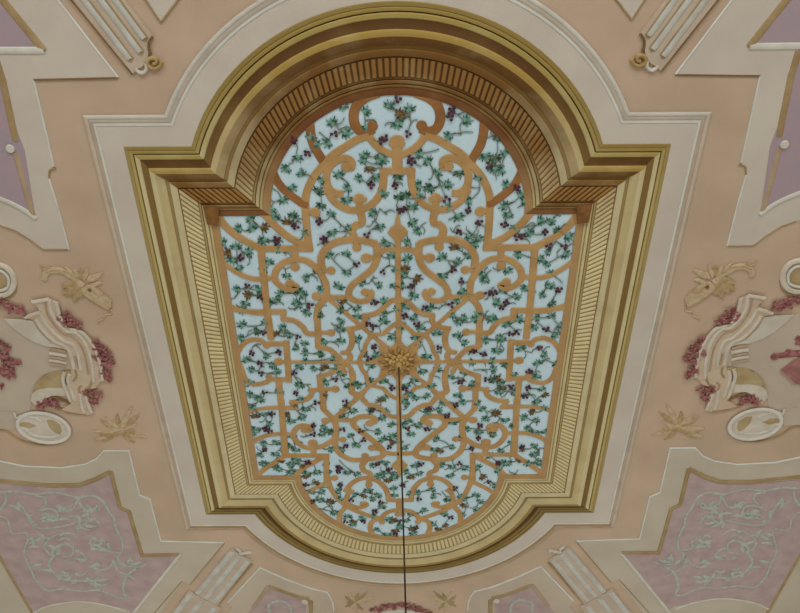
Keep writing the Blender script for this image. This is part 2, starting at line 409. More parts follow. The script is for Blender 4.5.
# side box and ogees
ln(200, 306, [(268, 152), (352, 150)], .048, s=4)
ln(200, 306, [(345, 138), (356, 304)], .050, s=4)
ln(200, 306, [(368, 294), (278, 292)], .048, s=4)
sc(200, 306, [(140, 210), (150, 186), (175, 150), (210, 134), (245, 138), (262, 152)], .042, s=4); kn(200, 306, 266, 158, .030, 4)
sc(200, 306, [(160, 235), (168, 255), (182, 290), (215, 312), (260, 306), (285, 290)], .042, s=4); kn(200, 306, 276, 283, .028, 4)
kn(200, 306, 314, 222, .038, 4); ln(200, 306, [(350, 223), (318, 223)], .034, s=4)
ln(200, 306, [(350, 223), (560, 224), (740, 225)], .030, s=4)
ln(200, 306, [(314, 290), (330, 450), (346, 606)], .052, s=4)
sc(200, 306, [(110, 8), (130, 12), (180, 18), (230, 22), (270, 22)], .042, s=4)
ln(200, 306, [(266, 22), (342, 21)], .046, s=4)
ln(200, 306, [(332, 14), (334, 58)], .044, s=4)
sc(200, 306, [(326, 52), (375, 58), (410, 82), (430, 108), (470, 111)], .046, s=4)
ln(200, 306, [(470, 106), (520, 106)], .034, s=4); kn(200, 306, 524, 106, .034, 4)
sc(200, 306, [(468, 165), (515, 172), (545, 195), (570, 220), (600, 224)], .046, s=4)
# ring of curves round the medallion
sc(300, 320, [(640, 106), (665, 78), (720, 35), (760, 12)], .036)
ln(300, 320, [(530, 130), (560, 112), (648, 104)], .034)
sc(300, 320, [(535, 135), (512, 170), (500, 200), (490, 240), (462, 285), (455, 325)], .036)
sc(300, 320, [(455, 325), (480, 385), (508, 420), (515, 465), (535, 492)], .036)
ln(300, 320, [(660, 410), (620, 440), (540, 500), (440, 582), (420, 600)], .036)
ln(300, 320, [(545, 500), (640, 522)], .034)
sc(300, 320, [(635, 520), (670, 560), (720, 592), (766, 605)], .036)
# mirrored hooks below the axis
sc(300, 320, [(340, 392), (325, 362), (350, 340), (385, 365), (398, 400)], .040)
kn(300, 320, 342, 396, .024)
sc(300, 320, [(398, 395), (405, 440), (402, 500), (395, 550), (440, 568)], .052)
sc(300, 320, [(300, 340), (270, 385), (215, 412), (150, 432)], .046)
ln(300, 320, [(150, 420), (160, 540)], .050)
ln(300, 320, [(72, 540), (160, 530), (270, 526)], .042); kn(300, 320, 270, 528, .036)
sc(200, 306, [(448, 328), (442, 360), (405, 380), (360, 384)], .046, s=4)
ln(200, 306, [(305, 406), (386, 406)], .042, s=4)
ln(200, 306, [(360, 384), (384, 406)], .03, s=4)
ln(200, 306, [(490, 325), (492, 412)], .050, s=4)
ln(310, 400, [(100, 5), (108, 75), (180, 145)], .048)
ln(310, 400, [(420, -70), (340, 5), (180, 145)], .044)
kn(310, 400, 118, 158, .036); ln(310, 400, [(180, 152), (130, 158)], .036)
ln(310, 400, [(180, 150), (330, 155)], .044)
sc(310, 400, [(460, 180), (500, 160), (480, 132), (420, 125), (365, 135), (330, 165), (345, 205), (405, 252), (480, 308), (540, 362), (562, 405), (545, 432), (480, 448), (400, 458), (315, 455), (245, 422), (205, 375), (190, 310), (203, 240), (195, 180), (175, 140)], .054)
kn(310, 400, 455, 178, .034)
kn(310, 400, 252, 302, .032); ln(310, 400, [(200, 298), (245, 302)], .036)
kn(310, 400, 475, 365, .036); ln(310, 400, [(535, 378), (485, 368)], .036)
kn(310, 400, 422, 427, .034); ln(310, 400, [(425, 455), (422, 430)], .04)
sc(310, 400, [(562, 398), (620, 410), (680, 408)], .044)
sc(310, 400, [(425, 465), (400, 500), (412, 540), (455, 560), (462, 605)], .052)
sc(300, 320, [(462, 572), (478, 598), (492, 625)], .044)
sc(310, 400, [(415, 0), (440, 30), (500, 42), (560, 75), (605, 118), (670, 132)], .044)
# lower left corner
ln(220, 400, [(480, 258), (560, 262)], .038)
sc(220, 400, [(655, 235), (690, 225), (670, 200), (610, 200), (570, 235), (565, 280), (600, 330), (655, 362), (720, 366), (790, 350), (840, 322), (890, 290)], .050)
kn(220, 400, 648, 230, .034)
kn(220, 400, 712, 330, .044); ln(220, 400, [(715, 340), (718, 425)], .05)
ln(220, 400, [(488, 424), (835, 424)], .048)
ln(220, 400, [(815, 415), (815, 610), (818, 650)], .050)
ln(220, 400, [(470, 0), (495, 420)], .052)
sc(220, 400, [(205, 370), (240, 335), (300, 292), (380, 266), (465, 258)], .042)
sc(220, 400, [(170, 105), (205, 95), (270, 75), (360, 60), (455, 58)], .040)
ln(220, 400, [(440, 58), (600, 64)], .042)
sc(220, 400, [(500, 425), (430, 470), (360, 515), (290, 570), (262, 592)], .050)
sc(220, 400, [(560, 595), (580, 575), (640, 520), (730, 470), (815, 425)], .050)
# bottom bay
sc(320, 470, [(50, 10), (60, 70), (80, 130), (120, 200), (185, 262), (250, 300), (330, 332), (420, 362), (470, 372)], .050)
kn(320, 470, 112, 60, .034); ln(320, 470, [(60, 62), (105, 60)], .036)
sc(320, 470, [(-110, 185), (-60, 150), (0, 120), (60, 92)], .044)
sc(320, 470, [(195, 165), (225, 120), (275, 80), (340, 60), (400, 68), (455, 92), (500, 140), (520, 190), (525, 235)], .050)
sc(320, 470, [(250, 150), (215, 185), (202, 225), (225, 262), (290, 285), (345, 278), (355, 258), (325, 252)], .044)
kn(320, 470, 325, 256, .026)
kn(320, 470, 375, 112, .034); ln(320, 470, [(375, 65), (375, 105)], .05)
ln(320, 470, [(510, 230), (616, 230)], .048)
ln(320, 470, [(603, 235), (603, 310)], .050)
sc(320, 470, [(475, 400), (470, 370), (505, 330), (555, 310), (606, 306)], .048); kn(320, 470, 475, 398, .030); kn(320, 470, 595, 338, .030)
sc(320, 470, [(195, 285), (155, 330), (148, 380), (160, 430), (175, 455)], .050)
sc(320, 470, [(450, 372), (395, 400), (385, 450), (410, 500), (440, 530)], .050)
for name, p, wd, cv, we in ROWS:
    for sx in (-1, 1):
        bm = new(); stroke(bm, [(sx*abs(x) if abs(x) < 0.035 and False else (x if sx == -1 else -x), y) for x, y in p], wd, TT, PF, cv, we)
        link(name, bm, TRE_SHADE if wd > .0545 and max(q[1] for q in p) < -1.28 and math.hypot(p[0][0], p[0][1]+1.335) > .80 else TRE, tre)
for (x, y), r in KN:
    for sx in (1, -1):
        bm = new(); disc(bm, (sx*x, y), r, TT+.001, PF); link('knob', bm, TRE_SHADE if y < -1.97 and abs(x) > .1 else TRE, tre)
# middle rib with its pointed finials
ymid0 = W(398.5, 231, PF)[1]; ymid1 = W(399, 466, PF)[1]
bm = new(); stroke(bm, [(0, ymid0), (0, 0), (0, ymid1)], .043, TT, PF, False); link('middle_rib', bm, TRE, tre)
for yy, sg in ((ymid0, -1), (ymid1, 1)):
    bm = new(); plate(bm, [(0, yy+sg*.155), (.016, yy+sg*.10), (.020, yy+sg*.055), (.052, yy+sg*.03), (.074, yy-sg*.01), (.045, yy-sg*.05), (.024, yy-sg*.08), (-.024, yy-sg*.08), (-.045, yy-sg*.05), (-.074, yy-sg*.01), (-.052, yy+sg*.03), (-.020, yy+sg*.055), (-.016, yy+sg*.10)], TT+.001, PF)
    link('finial', bm, TRE, tre)

# ------------------------------------------------------------------ medallion and cord
med = thing('rosette', 'gilded acanthus rosette on a star shaped plate at the middle of the trellis', 'ceiling rosette', (0, 0, CZ))
bm = new(); star = []
for k in range(8):
    a = PI/4*k; r = .245 if k % 2 == 0 else .235
    star.append((r*math.cos(a), r*math.sin(a)))
    for q in (.3, .5, .7):
        rr = .172 - .015*(1-abs(q-.5)/.2) ; b = a+PI/4*q; star.append((rr*math.cos(b), rr*math.sin(b)))
plate(bm, star, .010, PF); link('star_plate', bm, TRE, med)
bm = new()
def petal(bm, a, r0, r1, wd, z0, lift):
    rows = []
    for i in range(7):
        t = i/6; r = r0+(r1-r0)*t; ww = wd*math.sin(PI*(.12+.8*t))**.8
        z = z0 + lift*math.sin(PI*.5*min(1, t*1.3)) - (lift*.5*(t-.75)*4 if t > .75 else 0)
        rows.append([bm.verts.new((r*math.cos(a)-s*ww*math.sin(a), r*math.sin(a)+s*ww*math.cos(a), CZ-z+abs(s)*.012)) for s in (-1, -.5, 0, .5, 1)])
    top = rows
    for r0_, r1_ in zip(top, top[1:]):
        for k in range(4): bm.faces.new((r0_[k], r0_[k+1], r1_[k+1], r1_[k]))
    ed = [r[0] for r in rows] + rows[-1][1:-1] + [r[-1] for r in reversed(rows)] + list(reversed(rows[0][1:-1]))
    lo = [bm.verts.new((v.co.x*.98, v.co.y*.98, CZ-.012)) for v in ed]
    for k in range(len(ed)):
        j = (k+1) % len(ed); bm.faces.new((ed[k], ed[j], lo[j], lo[k]))
for ring_i, (cnt, r0, r1, wd, z0, lift, off) in enumerate(((12, .06, .165, .020, .016, .010, 0), (12, .05, .125, .016, .020, .014, .26), (8, .03, .085, .026, .028, .022, 0.1), (8, .015, .058, .019, .042, .022, .5))):
    for k in range(cnt):
        bm = new(); petal(bm, 2*PI*k/cnt+off, r0, r1, wd, z0, lift)
        link('petal', bm, GOLDD if ring_i < 1 else GOLD, med, True)
bm = new(); blob(bm, 0, 0, CZ-.070, .026, .026, .020, 0, 2); blob(bm, 0, 0, CZ-.045, .034, .034, .04, 0, 2); link('boss', bm, GOLD, med, True)
bm = new()
A = Vector((0, 0, CZ-.08)); B = Vector((.055, 0.0, 3.4)); segs = 8
rr = []
for p in (A, B): rr.append([bm.verts.new((p.x+.0055*math.cos(2*PI*k/segs), p.y+.0055*math.sin(2*PI*k/segs), p.z)) for k in range(segs)])
for k in range(segs): bm.faces.new((rr[0][k], rr[0][(k+1) % segs], rr[1][(k+1) % segs], rr[1][k]))
bm.faces.new(rr[0]); bm.faces.new(rr[1])
tag(link('hanging_cord', bm, CORD), 'long thin dark cord hanging straight down from the golden rosette', 'cord')

# ------------------------------------------------------------------ vines
def leaf_mesh(seed):
    rnd = random.Random(seed); bm = new(); n = 6 if seed % 2 else 7
    ang = [(-1.6 + 3.2*i/(n-1)) for i in range(n)]; out = []
    for i, a in enumerate(ang):
        L = (.050 if abs(a) < .4 else .046 if abs(a) < 1.2 else .034)*rnd.uniform(.88, 1.12)
        out += [(.64*L, a-.17), (L, a+rnd.uniform(-.08, .08)), (.66*L, a+.17)]
        if i < n-1: out.append((.024, (a+ang[i+1])/2))
    pts = [(-.006, -.003)] + [(r*math.cos(a)+.0, r*math.sin(a)) for r, a in out] + [(-.006, .003)]
    lo = [bm.verts.new((x, y, 0)) for x, y in pts]; hi = [bm.verts.new((x, y, -.0065)) for x, y in pts]
    c = bm.verts.new((0.004, 0, -.0085))
    for k in range(len(pts)):
        j = (k+1) % len(pts); bm.faces.new((lo[k], lo[j], hi[j], hi[k])); bm.faces.new((hi[k], hi[j], c))
    bm.faces.new(lo); bmesh.ops.recalc_face_normals(bm, faces=bm.faces)
    me = bpy.data.meshes.new('leaf'); bm.to_mesh(me); bm.free(); return me
LEAF = {}
for nm, m in (('g', G1), ('d', G2), ('b', BR)):
    LEAF[nm] = []
    for s in range(4):
        me = leaf_mesh(s+3); me.materials.append(m); LEAF[nm].append(me)
def grape_mesh(seed):
    rnd = random.Random(seed); bm = new()
    for x, y in ((0, -.016), (.015, .006), (-.014, .008), (.002, .025))[:3+seed % 2]:
        blob(bm, x+rnd.uniform(-.003, .003), y, -.006, .0112, .0112, .009, 0, 2)
    me = bpy.data.meshes.new('grape_bunch'); bm.to_mesh(me); bm.free(); me.materials.append(GRAPE)
    for f in me.polygons: f.use_smooth = True
    return me
GR = [grape_mesh(s) for s in range(4)]
V = """
300,80|g75,450 g115,490 r60,565 tl
300,80|g325,190 t350,230
300,80|g260,335 r262,412 g340,405 g225,475 t340,290 t145,400
300,80|g495,250 g500,355
300,80|g680,205 r750,145 b750,265 g740,330 t650,350
300,80|r650,440 r625,465
300,80|g510,585 g620,600
200,80|r715,455 g745,585 t750,520
200,160|g675,60 t720,15
200,160|g690,205 t740,240
200,160|g625,300 g545,370 t540,210
200,160|g580,455 d710,440 b670,490 r735,510
200,160|g310,525 g400,460 g410,535 b480,515 r590,600 g490,605
300,160|g310,125 g380,210 g355,295
300,160|g470,140 b530,60 g575,120 r545,195 g500,5 g600,15
300,160|g620,260 t600,215
300,160|g160,170 d125,250 d165,340
300,160|r148,465 g235,425 g240,545 g370,530 r175,600 t310,490
300,160|g570,415 g610,500 r515,570 t610,370 t670,420
300,160|d745,140 r730,200
300,160|d755,300 r762,385
300,160|g60,550
300,160|g15,120 t10,60
200,240|g190,25 g280,65 b230,100 r310,130 g355,95 g250,150 g290,210 t400,140
200,240|d490,5 r585,5
200,240|g610,70 t660,120
200,240|g530,180 d500,225
200,240|g660,265
200,240|g300,380 r360,350 g435,385 b385,430 r462,440 g350,480 g320,530 t265,435
200,240|d740,385 g630,415
200,240|g600,475 d545,490
200,240|g745,490
300,240|r185,10 t130,40
300,240|g235,125 g350,120 g360,240 r435,185 t290,190
300,240|d135,255 g65,295 g175,365
300,240|g290,370
300,240|g40,435 r75,500 g10,500 g60,550
300,240|d330,535 b345,475 g425,520
300,240|g667,20
300,240|g700,135 r635,245 t690,190
300,240|g490,335 g590,350 t545,300
300,240|r565,480 g630,475
300,240|g741,240 g720,340 b755,350
300,240|g662,570 g740,540
300,240|d140,575
300,240|g440,600
200,320|g335,45 g500,35 d420,90 r485,95 g330,140
200,320|g645,65 b590,115 g670,120 r750,130 g720,210
200,320|r395,250 g495,275 r605,250 t420,190
200,320|g365,315 r462,335 g540,345
200,320|g410,385 r468,410 g580,395
200,320|g385,465
200,320|g400,575 r495,555 g455,600 g600,560
200,320|r720,405 g755,370 g760,490 r735,565
300,320|g300,15 g310,80 g190,160 g315,150
300,320|g40,190 g55,250 d145,265
300,320|g455,155 d480,260
300,320|r525,295 g565,265 r570,200
300,320|r530,35 r565,50 g635,20
300,320|g710,125 g755,60
300,320|g55,315 g240,295
300,320|g115,370 b195,375 g265,365
300,320|g205,475 r270,455 g310,420 d355,500 d405,480
300,320|g465,505 d525,470
300,320|g530,355
300,320|d20,495
300,320|g645,480 r705,515
300,320|g640,585
300,320|b175,575
220,400|g265,55 g300,0
220,400|b275,135 g355,120 r403,105 g360,185 r345,225 r380,235 g275,215 g245,255
220,400|b530,115 g545,155 g620,125 b560,50
220,400|g655,65 r740,20 g625,5
220,400|r715,190 r715,262 t650,270
220,400|g550,290 d540,345 g580,375
220,400|g345,335 g420,335 r345,378 g320,420 g425,410 t470,360
220,400|g345,495 b455,475 g450,525
220,400|g545,495 g575,470 r670,475 g545,550
310,400|g95,215 g85,255
310,400|r270,10 b290,45 g320,80 d235,115
310,400|g570,90 b550,10 g480,85 r480,75 g545,130
310,400|d170,250 r250,225
310,400|g320,280 r410,305 g365,340
310,400|r385,235 g505,245
310,400|g245,375 r270,355
310,400|g570,310 b615,325 g640,285 r605,360 g670,325
310,400|g146,380
310,400|r225,515 r220,548 g285,550 g350,565 t220,460
310,400|g490,500 r520,485 g560,490
310,400|g580,550 r610,530 g540,580 g640,590
310,400|g130,500 g130,550
310,400|g635,195
240,460|g185,30 g300,65 g385,35 g425,15 g390,90
240,460|b490,55 g515,95 b500,120 g585,90 r520,15
240,460|g550,240 g615,240 r510,190 b580,185
240,460|g620,310 b690,325 r555,320 g580,365 g715,400
320,470|g465,50 b520,75 g575,50
320,470|r155,120 g150,165 g160,215
320,470|g280,195 b340,195 g370,165 g435,200 g385,225 r240,230
320,470|r465,245 g470,290 r415,318
320,470|g565,150 g570,190
320,470|g15,235 b70,250 g105,325
320,470|g215,365 b260,390 g305,375 r335,395 r195,395 g245,415
320,470|g535,385 b560,395 r605,390 g450,455 b575,460 g610,435 r580,492 g510,490
320,470|g420,355
400,80|g75,235 b20,280 g15,330 r60,410 t80,340
400,80|r390,240 r385,285 g490,310 g385,420 t470,420 t560,400
400,80|g165,560 r75,600 t300,530
400,80|d745,460 g650,570 b730,590 t690,400
400,160|r95,15 
400,160|g225,15 g275,110 d245,210 g350,190 r355,300 g155,195
400,160|d450,90
400,160|d55,280 g135,285 g95,375 r20,375 g85,470
400,160|g385,370 g440,425 t370,460
400,160|g150,540 t200,480
400,160|g600,150 t600,250 g540,310 r525,380
400,160|r610,475 
400,160|r455,555 g520,580 t385,520 t580,540
400,160|g720,60 r680,40 d740,5 t740,150
400,160|g595,600
500,150|g50,30 g20,150
500,150|g65,260 r125,285
500,150|g150,355 g180,395 g50,430 g65,490 r30,570
500,150|g295,545 g370,560 g130,600 t250,580
500,150|g470,480 
500,230|r130,55 r170,50 g245,30 r345,20
500,230|d450,10 g515,45
500,230|r375,120 g385,170 r490,125 g490,185 g370,255 t430,90
500,230|g155,185 g300,220
500,230|g50,305
500,230|g400,345 t480,410
500,230|g370,440 r455,455 g340,490 d385,560 t300,520
500,230|g205,440
500,230|g20,480 g110,515 r45,560 r20,590
400,240|g70,20
400,240|g65,155 b40,230 b115,295 r80,355 g30,345 g110,415 g45,270
400,240|g330,145 b420,70 g425,160 g505,130 r405,225 g330,265
400,240|r470,310 g465,390
400,240|g590,25
400,240|g640,255 g655,300 t700,230
400,240|r675,405 r715,400 g725,475 t650,460
400,240|r185,520 g245,525 r390,495 t320,500
400,240|g450,465 
400,240|g50,500
400,240|r35,585 g95,590
400,240|g415,570 g475,600
400,240|g615,580 g700,600
400,320|r130,30 g165,50
400,320|g15,80 
400,320|g120,145 
400,320|g285,115 
400,320|r300,210 t310,260
400,320|g205,270 t170,190
400,320|g455,10 g560,5 
400,320|g435,130 g480,175
400,320|r555,240 r635,260 t520,270
400,320|g560,320 g690,315
400,320|g670,155 g740,225 g755,140
400,320|g700,380 t560,385
400,320|g485,415 r470,470 t400,490
400,320|r665,455 b735,460 g755,550
400,320|g170,390
400,320|g280,385 g235,495
400,320|g385,445
400,320|g540,485
400,320|g110,470 g45,495 r40,530
400,320|g125,590 g190,580 
400,320|g440,590
400,320|g85,570
490,310|g10,70
490,310|g140,120 r155,180 r205,175 g210,80 g85,220 g65,305
490,310|g375,60 g475,55 g345,125 r430,145 g530,115 g485,190
490,310|g245,305 r380,290 g400,340 t320,330
490,310|g370,415 r295,470 g365,500 d495,410 t410,380
490,310|d130,420 g175,490
490,310|d40,540 g100,570 b100,590 r165,585
490,310|r290,600 g390,600
400,400|g65,40 g40,10
400,400|r215,65 g225,95 g285,80 r365,115
400,400|r430,35 g340,20
400,400|g35,190 r60,220 g80,255 g70,170 g130,190
400,400|r210,225
400,400|g400,185
400,400|g290,305 g260,375 b310,380 g385,360
400,400|d480,290
400,400|g530,220 g605,240 r610,190 r600,295
400,400|g700,265 b690,265
400,400|g640,75 b730,105 g670,140
400,400|g495,15 g580,20
400,400|r550,375 
400,400|g25,360
400,400|r165,490 g120,515 g140,560 g60,550 b80,585
400,400|g335,500 g400,510 r455,485 g490,520 g380,575
400,400|g600,520 g570,545 b620,590
400,400|g700,435 g740,540 r750,480
490,390|g90,5 g195,15 r270,50 b410,35 g355,85 t290,15
490,390|g410,150 b335,170
490,390|b45,185 g115,225
490,390|g275,215 g345,240 g300,290 g340,315 g410,315
490,390|d185,275
490,390|r240,435 b260,455 g325,435 g340,490 t380,460
490,390|g160,415 g90,460
490,390|r65,560 g130,560 b210,545
490,390|g300,560 g370,560
400,460|g150,250 g240,235 g240,280 r145,300 
400,460|g165,385
400,460|d365,300 t320,240
400,460|r420,215 g455,275
400,460|g505,300 b495,345 g580,280 g600,325 g590,375 g490,415
400,460|g60,255
400,460|g325,425 r390,440 g255,490 b335,500 b295,525
400,460|g85,425 g45,460
400,460|b75,525 r125,515 g90,555 g15,510
400,460|r25,195 
400,460|r680,165 g710,200 t640,180
470,450|g275,100
470,450|g205,155
470,450|g365,195
470,450|g460,100 g530,100 g500,40
"""
NUM = ['no', 'one', 'two', 'three', 'four', 'five', 'six', 'seven', 'eight']
LM = [('round hook end', 374, 126), ('hanging loop spiral', 346, 168), ('hanging loop knob', 359, 198), ('bay edge curve', 318, 125), ('near bay corner', 266, 214),
      ('long bay curve', 306, 200), ('near square corner', 309, 248), ('near field corner', 222, 222), ('near C scroll', 290, 284), ('long side rib', 264, 290),
      ('heart scroll', 340, 255), ('near S scroll', 364, 293), ('near rib crossing', 326, 299), ('near stepped ogee', 300, 320), ('stepped side box', 283, 350),
      ('hooked spiral', 345, 350), ('near diagonal rib', 370, 338), ('thin cross rib', 300, 362), ('field side edge', 238, 345), ('far stepped ogee', 310, 392),
      ('far S scroll', 365, 430), ('far rib crossing', 334, 420), ('far C scroll', 305, 432), ('far side edge', 255, 425), ('far square corner', 327, 456),
      ('far field corner', 258, 472), ('far bay corner', 296, 474), ('far oval loop', 350, 452), ('round bay arch', 368, 490), ('outer bay curve', 340, 505), ('bay edge hooks', 378, 522)]
LMC = [('near middle finial', 399, 232), ('three lobed motif', 396, 142), ('near middle rib', 399, 290), ('gilded rosette', 399, 360),
       ('far middle rib', 399, 420), ('far middle finial', 399, 470), ('far cross bar', 399, 500), ('far bay rim', 400, 528), ('near bay rim', 398, 98)]
def place_of(u, v):
    best = None
    for nm, a, b in LM:
        for side, aa in (('left', a), ('right', 798-a)):
            d = math.hypot(u-aa, v-b)
            if best is None or d < best[0]: best = (d, side+' '+nm, aa, b)
    for nm, a, b in LMC:
        d = math.hypot(u-a, v-b)
        if d < best[0]: best = (d, nm, a, b)
    d, nm, a, b = best; dx, dy = u-a, v-b
    if d < 6: rel = 'on'
    elif abs(dx) > abs(dy): rel = 'left of' if dx < 0 else 'right of'
    else: rel = 'above' if dy < 0 else 'below'
    return rel+' '+nm
sprigs = []; rnd = random.Random(5); firsts = {}
for row in V.strip().splitlines():
    head, body = row.split('|'); x0, y0 = map(int, head.split(','))
    it = []
    for tok in body.split():
        if ',' not in tok: continue
        a, b = tok[1:].split(','); u, v = x0+int(a)/S, y0+int(b)/S
        it.append((tok[0], u, v))
    if not it: continue
    cu = sum(i[1] for i in it)/len(it); cv = sum(i[2] for i in it)/len(it)
    pos = [(k, W(u, v, .010)) for k, u, v in it]
    cx, cy = cen([p for _, p in pos])
    root = thing('vine_sprig', None, 'vine', (cx, cy, CZ-PF), 'vine sprigs scattered over the trellis')
    # stem through the items
    bm = new(); left = [p for _, p in pos]; cur = min(left, key=lambda q: q[0]); left.remove(cur); path = [cur]
    while left:
        q = min(left, key=lambda r: math.dist(r, path[-1])); left.remove(q); path.append(q)
    segs = [(a, b) for a, b in zip(path, path[1:])]
    if not segs:
        an = rnd.uniform(0, 2*PI); segs = [(path[0], (path[0][0]+.07*math.cos(an), path[0][1]+.07*math.sin(an)))]
    for a, b in segs:
        m = ((a[0]+b[0])/2+rnd.uniform(-.02, .02), (a[1]+b[1])/2+rnd.uniform(-.02, .02)); stroke(bm, [a, m, b], .0045, .0072, PF, w_end=.0035, n=3)
        if rnd.random() < .7:
            an = rnd.uniform(0, 2*PI); e = (m[0]+.055*math.cos(an), m[1]+.055*math.sin(an)); e2 = (e[0]+.03*math.cos(an+.9), e[1]+.03*math.sin(an+.9))
            stroke(bm, [m, e, e2], .0042, .0071, PF, w_end=.003, n=3)
    o = link('stem', bm, STEM, root)
    ng = nb = nr = 0
    for k, (x, y) in pos:
        if k == 't': continue
        if k == 'r':
            o = bpy.data.objects.new('grape_bunch', GR[rnd.randrange(4)]); nr += 1; rot = rnd.uniform(0, 6.28); sc_ = rnd.uniform(.95, 1.15); zz = -.003
        else:
            o = bpy.data.objects.new('leaf', rnd.choice(LEAF[k])); ng += k != 'b'; nb += k == 'b'
            away = math.atan2(y-cy, x-cx) if math.dist((x, y), (cx, cy)) > .03 else rnd.uniform(0, 6.28)
            rot = away + rnd.uniform(-.9, .9); sc_ = rnd.uniform(1.0, 1.28); zz = 0.0
        C.objects.link(o); o.parent = root
        o.location = (x-cx, y-cy, zz - rnd.uniform(0, .001)); o.rotation_euler = (0, 0, rot); o.scale = (sc_, sc_, 1)
    sprigs.append((root, ng, nb, nr, cu, cv))
used = {}
for root, ng, nb, nr, cu, cv in sprigs:
    lf = ' '.join(([NUM[ng]+' green'] if ng else []) + ([NUM[nb]+' brown'] if nb else []))
    base = 'sprig, ' + ((lf + (' leaf' if ng+nb == 1 else ' leaves')) if lf else '')
    if nr: base += (', ' if lf else '') + NUM[nr] + (' grape bunch' if nr == 1 else ' grape bunches')
    base += ', ' + place_of(cu, cv)
    used.setdefault(base, []).append((root, cu, cv))
for base, lst in used.items():
    if len(lst) == 1: lst[0][0]['label'] = base; continue
    lst.sort(key=lambda r: r[2])
    nm = ['upper', 'lower'] if len(lst) == 2 else ['top', 'middle', 'bottom'] if len(lst) == 3 else ['first', 'second', 'third', 'fourth', 'fifth', 'sixth']
    for q, r in zip(nm, lst): r[0]['label'] = q+' '+base

# ------------------------------------------------------------------ painted ornament round the frame (traced once, built on both sides)
SIDE = {1: 'left', -1: 'right'}
def strip(parent, name, pts, wd, t, m, sx, curve=False, p0=0.0, we=None, rt=True, lens=False):
    bm = new(); stroke(bm, mir(pts, sx), wd, t, p0, curve, we, rt, lens=lens or name == 'blade'); return link(name, bm, m, parent)
def fill(parent, name, pts, t, m, sx, p0=0.0):
    bm = new(); plate(bm, mir(pts, sx), t, p0); return link(name, bm, m, parent)
def P(*pts): return [W(u, v) for u, v in pts]
LILAC = mat('lilac_plaster', (172, 152, 158), (180, 152, 156), 5, bump=0.1)
EDGE = mat('panel_edge_white', (218, 212, 198), (206, 198, 182), 8)
for sx in (1, -1):
    sd = SIDE[sx]
    # --- upper zigzag panel
    outer = P((-90, -190), (118, 77), (34, 80), (54, 166), (49, 171), (49, 178), (69, 249), (43, 249), (30, 239), (15, 230), (0, 225), (-60, 212), (-160, 212), (-240, -190))
    inner = P((-130, -160), (47, 51), (-5, 52), (9, 108), (25, 150), (36, 218), (20, 205), (0, 196), (-60, 188), (-140, 188), (-190, -160))
    t = thing('zigzag_panel', 'cream stepped wall-corner panel with lilac centre, upper %s edge of the ceiling' % sd, 'panel', (sx*outer[2][0], outer[2][1], CZ))
    fill(t, 'cream_field', outer, .006, CREAM, sx)
    fill(t, 'lilac_field', inner, .008, LILAC, sx)['label'] = 'lilac inner field'
    strip(t, 'edge_line', P((-90, -190), (118, 77)), .012, .009, WHITE, sx)  # white edge lines paint highlights, brown ones the shaded edges
    strip(t, 'edge_line', P((118, 77.5), (34, 79.5)), .014, .009, UMBER, sx)['label'] = 'brown edge line'
    strip(t, 'edge_line', P((34, 80), (54, 166)), .012, .009, WHITE, sx)
    strip(t, 'edge_line', P((56, 168), (50, 170), (49, 178)), .014, .009, OCHRE, sx, True)
    strip(t, 'edge_line', P((49, 178), (58, 207), (69, 249)), .012, .009, WHITE, sx)
    strip(t, 'edge_line', P((69, 249), (43, 249), (30, 239), (15, 230), (0, 225)), .013, .009, OCHRE, sx)
    strip(t, 'inner_moulding', P((-120, -150), (44, 50)), .055, .014, OCHRE, sx)['label'] = 'ochre inner moulding'  # moulding tone changes with direction, light and shade painted in
    strip(t, 'inner_moulding', P((-40, 50), (44, 50)), .050, .015, EDGE, sx)['label'] = 'whitish inner moulding'
    strip(t, 'inner_moulding', P((-5, 55), (3, 80), (16, 140)), .050, .014, OCHRE, sx)
    strip(t, 'inner_moulding', P((16, 152), (22, 175), (33, 214)), .045, .014, TAN, sx)
    strip(t, 'inner_moulding', P((36, 218), (22, 208), (0, 198), (-40, 186)), .040, .016, EDGE, sx, True)
    bm = new(); disc(bm, mir(P((11, 148)), sx)[0], .030, .02, 0); link('scroll_knob', bm, EDGE, t)
    # --- small pointed panel at the near edge
    tri = P((100, -70), (161, 22), (230, -70))
    t = thing('pointed_panel', 'pale pointed panel tip outlined in brown, near edge %s of the brown arch' % sd, 'panel', (sx*tri[1][0], tri[1][1], CZ))
    fill(t, 'cream_field', tri, .006, CREAM, sx)
    strip(t, 'edge_line', [tri[0], tri[1]], .014, .009, OCHRE, sx); strip(t, 'edge_line', [tri[1], tri[2]], .014, .009, OCHRE, sx)
    # --- near fluted console
    q = 6.667
    body = K(80, 0, q, [(-240, -240), (355, 490), (385, 455), (420, 440), (455, 380), (462, 300), (485, 238), (300, 0), (100, -260)])
    t = thing('fluted_console', 'three-fluted cream console with curled end beside the near bay, %s side' % sd, 'console', (sx*body[1][0], body[1][1], CZ))
    PINKISH = mat('console_body', (204, 184, 162), (194, 172, 150), 6)
    fill(t, 'body', body, .012, PINKISH, sx)
    for a, b in (((-195, -300), (335, 388)), ((-70, -290), (405, 342)), ((20, -300), (430, 252))):
        pp = K(80, 0, q, [a, b])
        ft = strip(t, 'flute', pp, .050, .020, mat('flute_white', (206, 202, 192), (192, 184, 170), 9), sx)
        strip(ft, 'flute_edge', K(80, 0, q, [(a[0]+22, a[1]-16), (b[0]+20, b[1]-10), (b[0]+8, b[1]+14), (b[0]-24, b[1]-2)]), .012, .018, OCHRE, sx)['label'] = 'ochre line along a flute'
    strip(t, 'edge_line', K(80, 0, q, [(-240, -235), (352, 492)]), .016, .016, UMBER, sx)
    strip(t, 'curl', K(80, 0, q, [(485, 240), (462, 275), (460, 320), (472, 355)]), .016, .018, UMBER, sx, True)
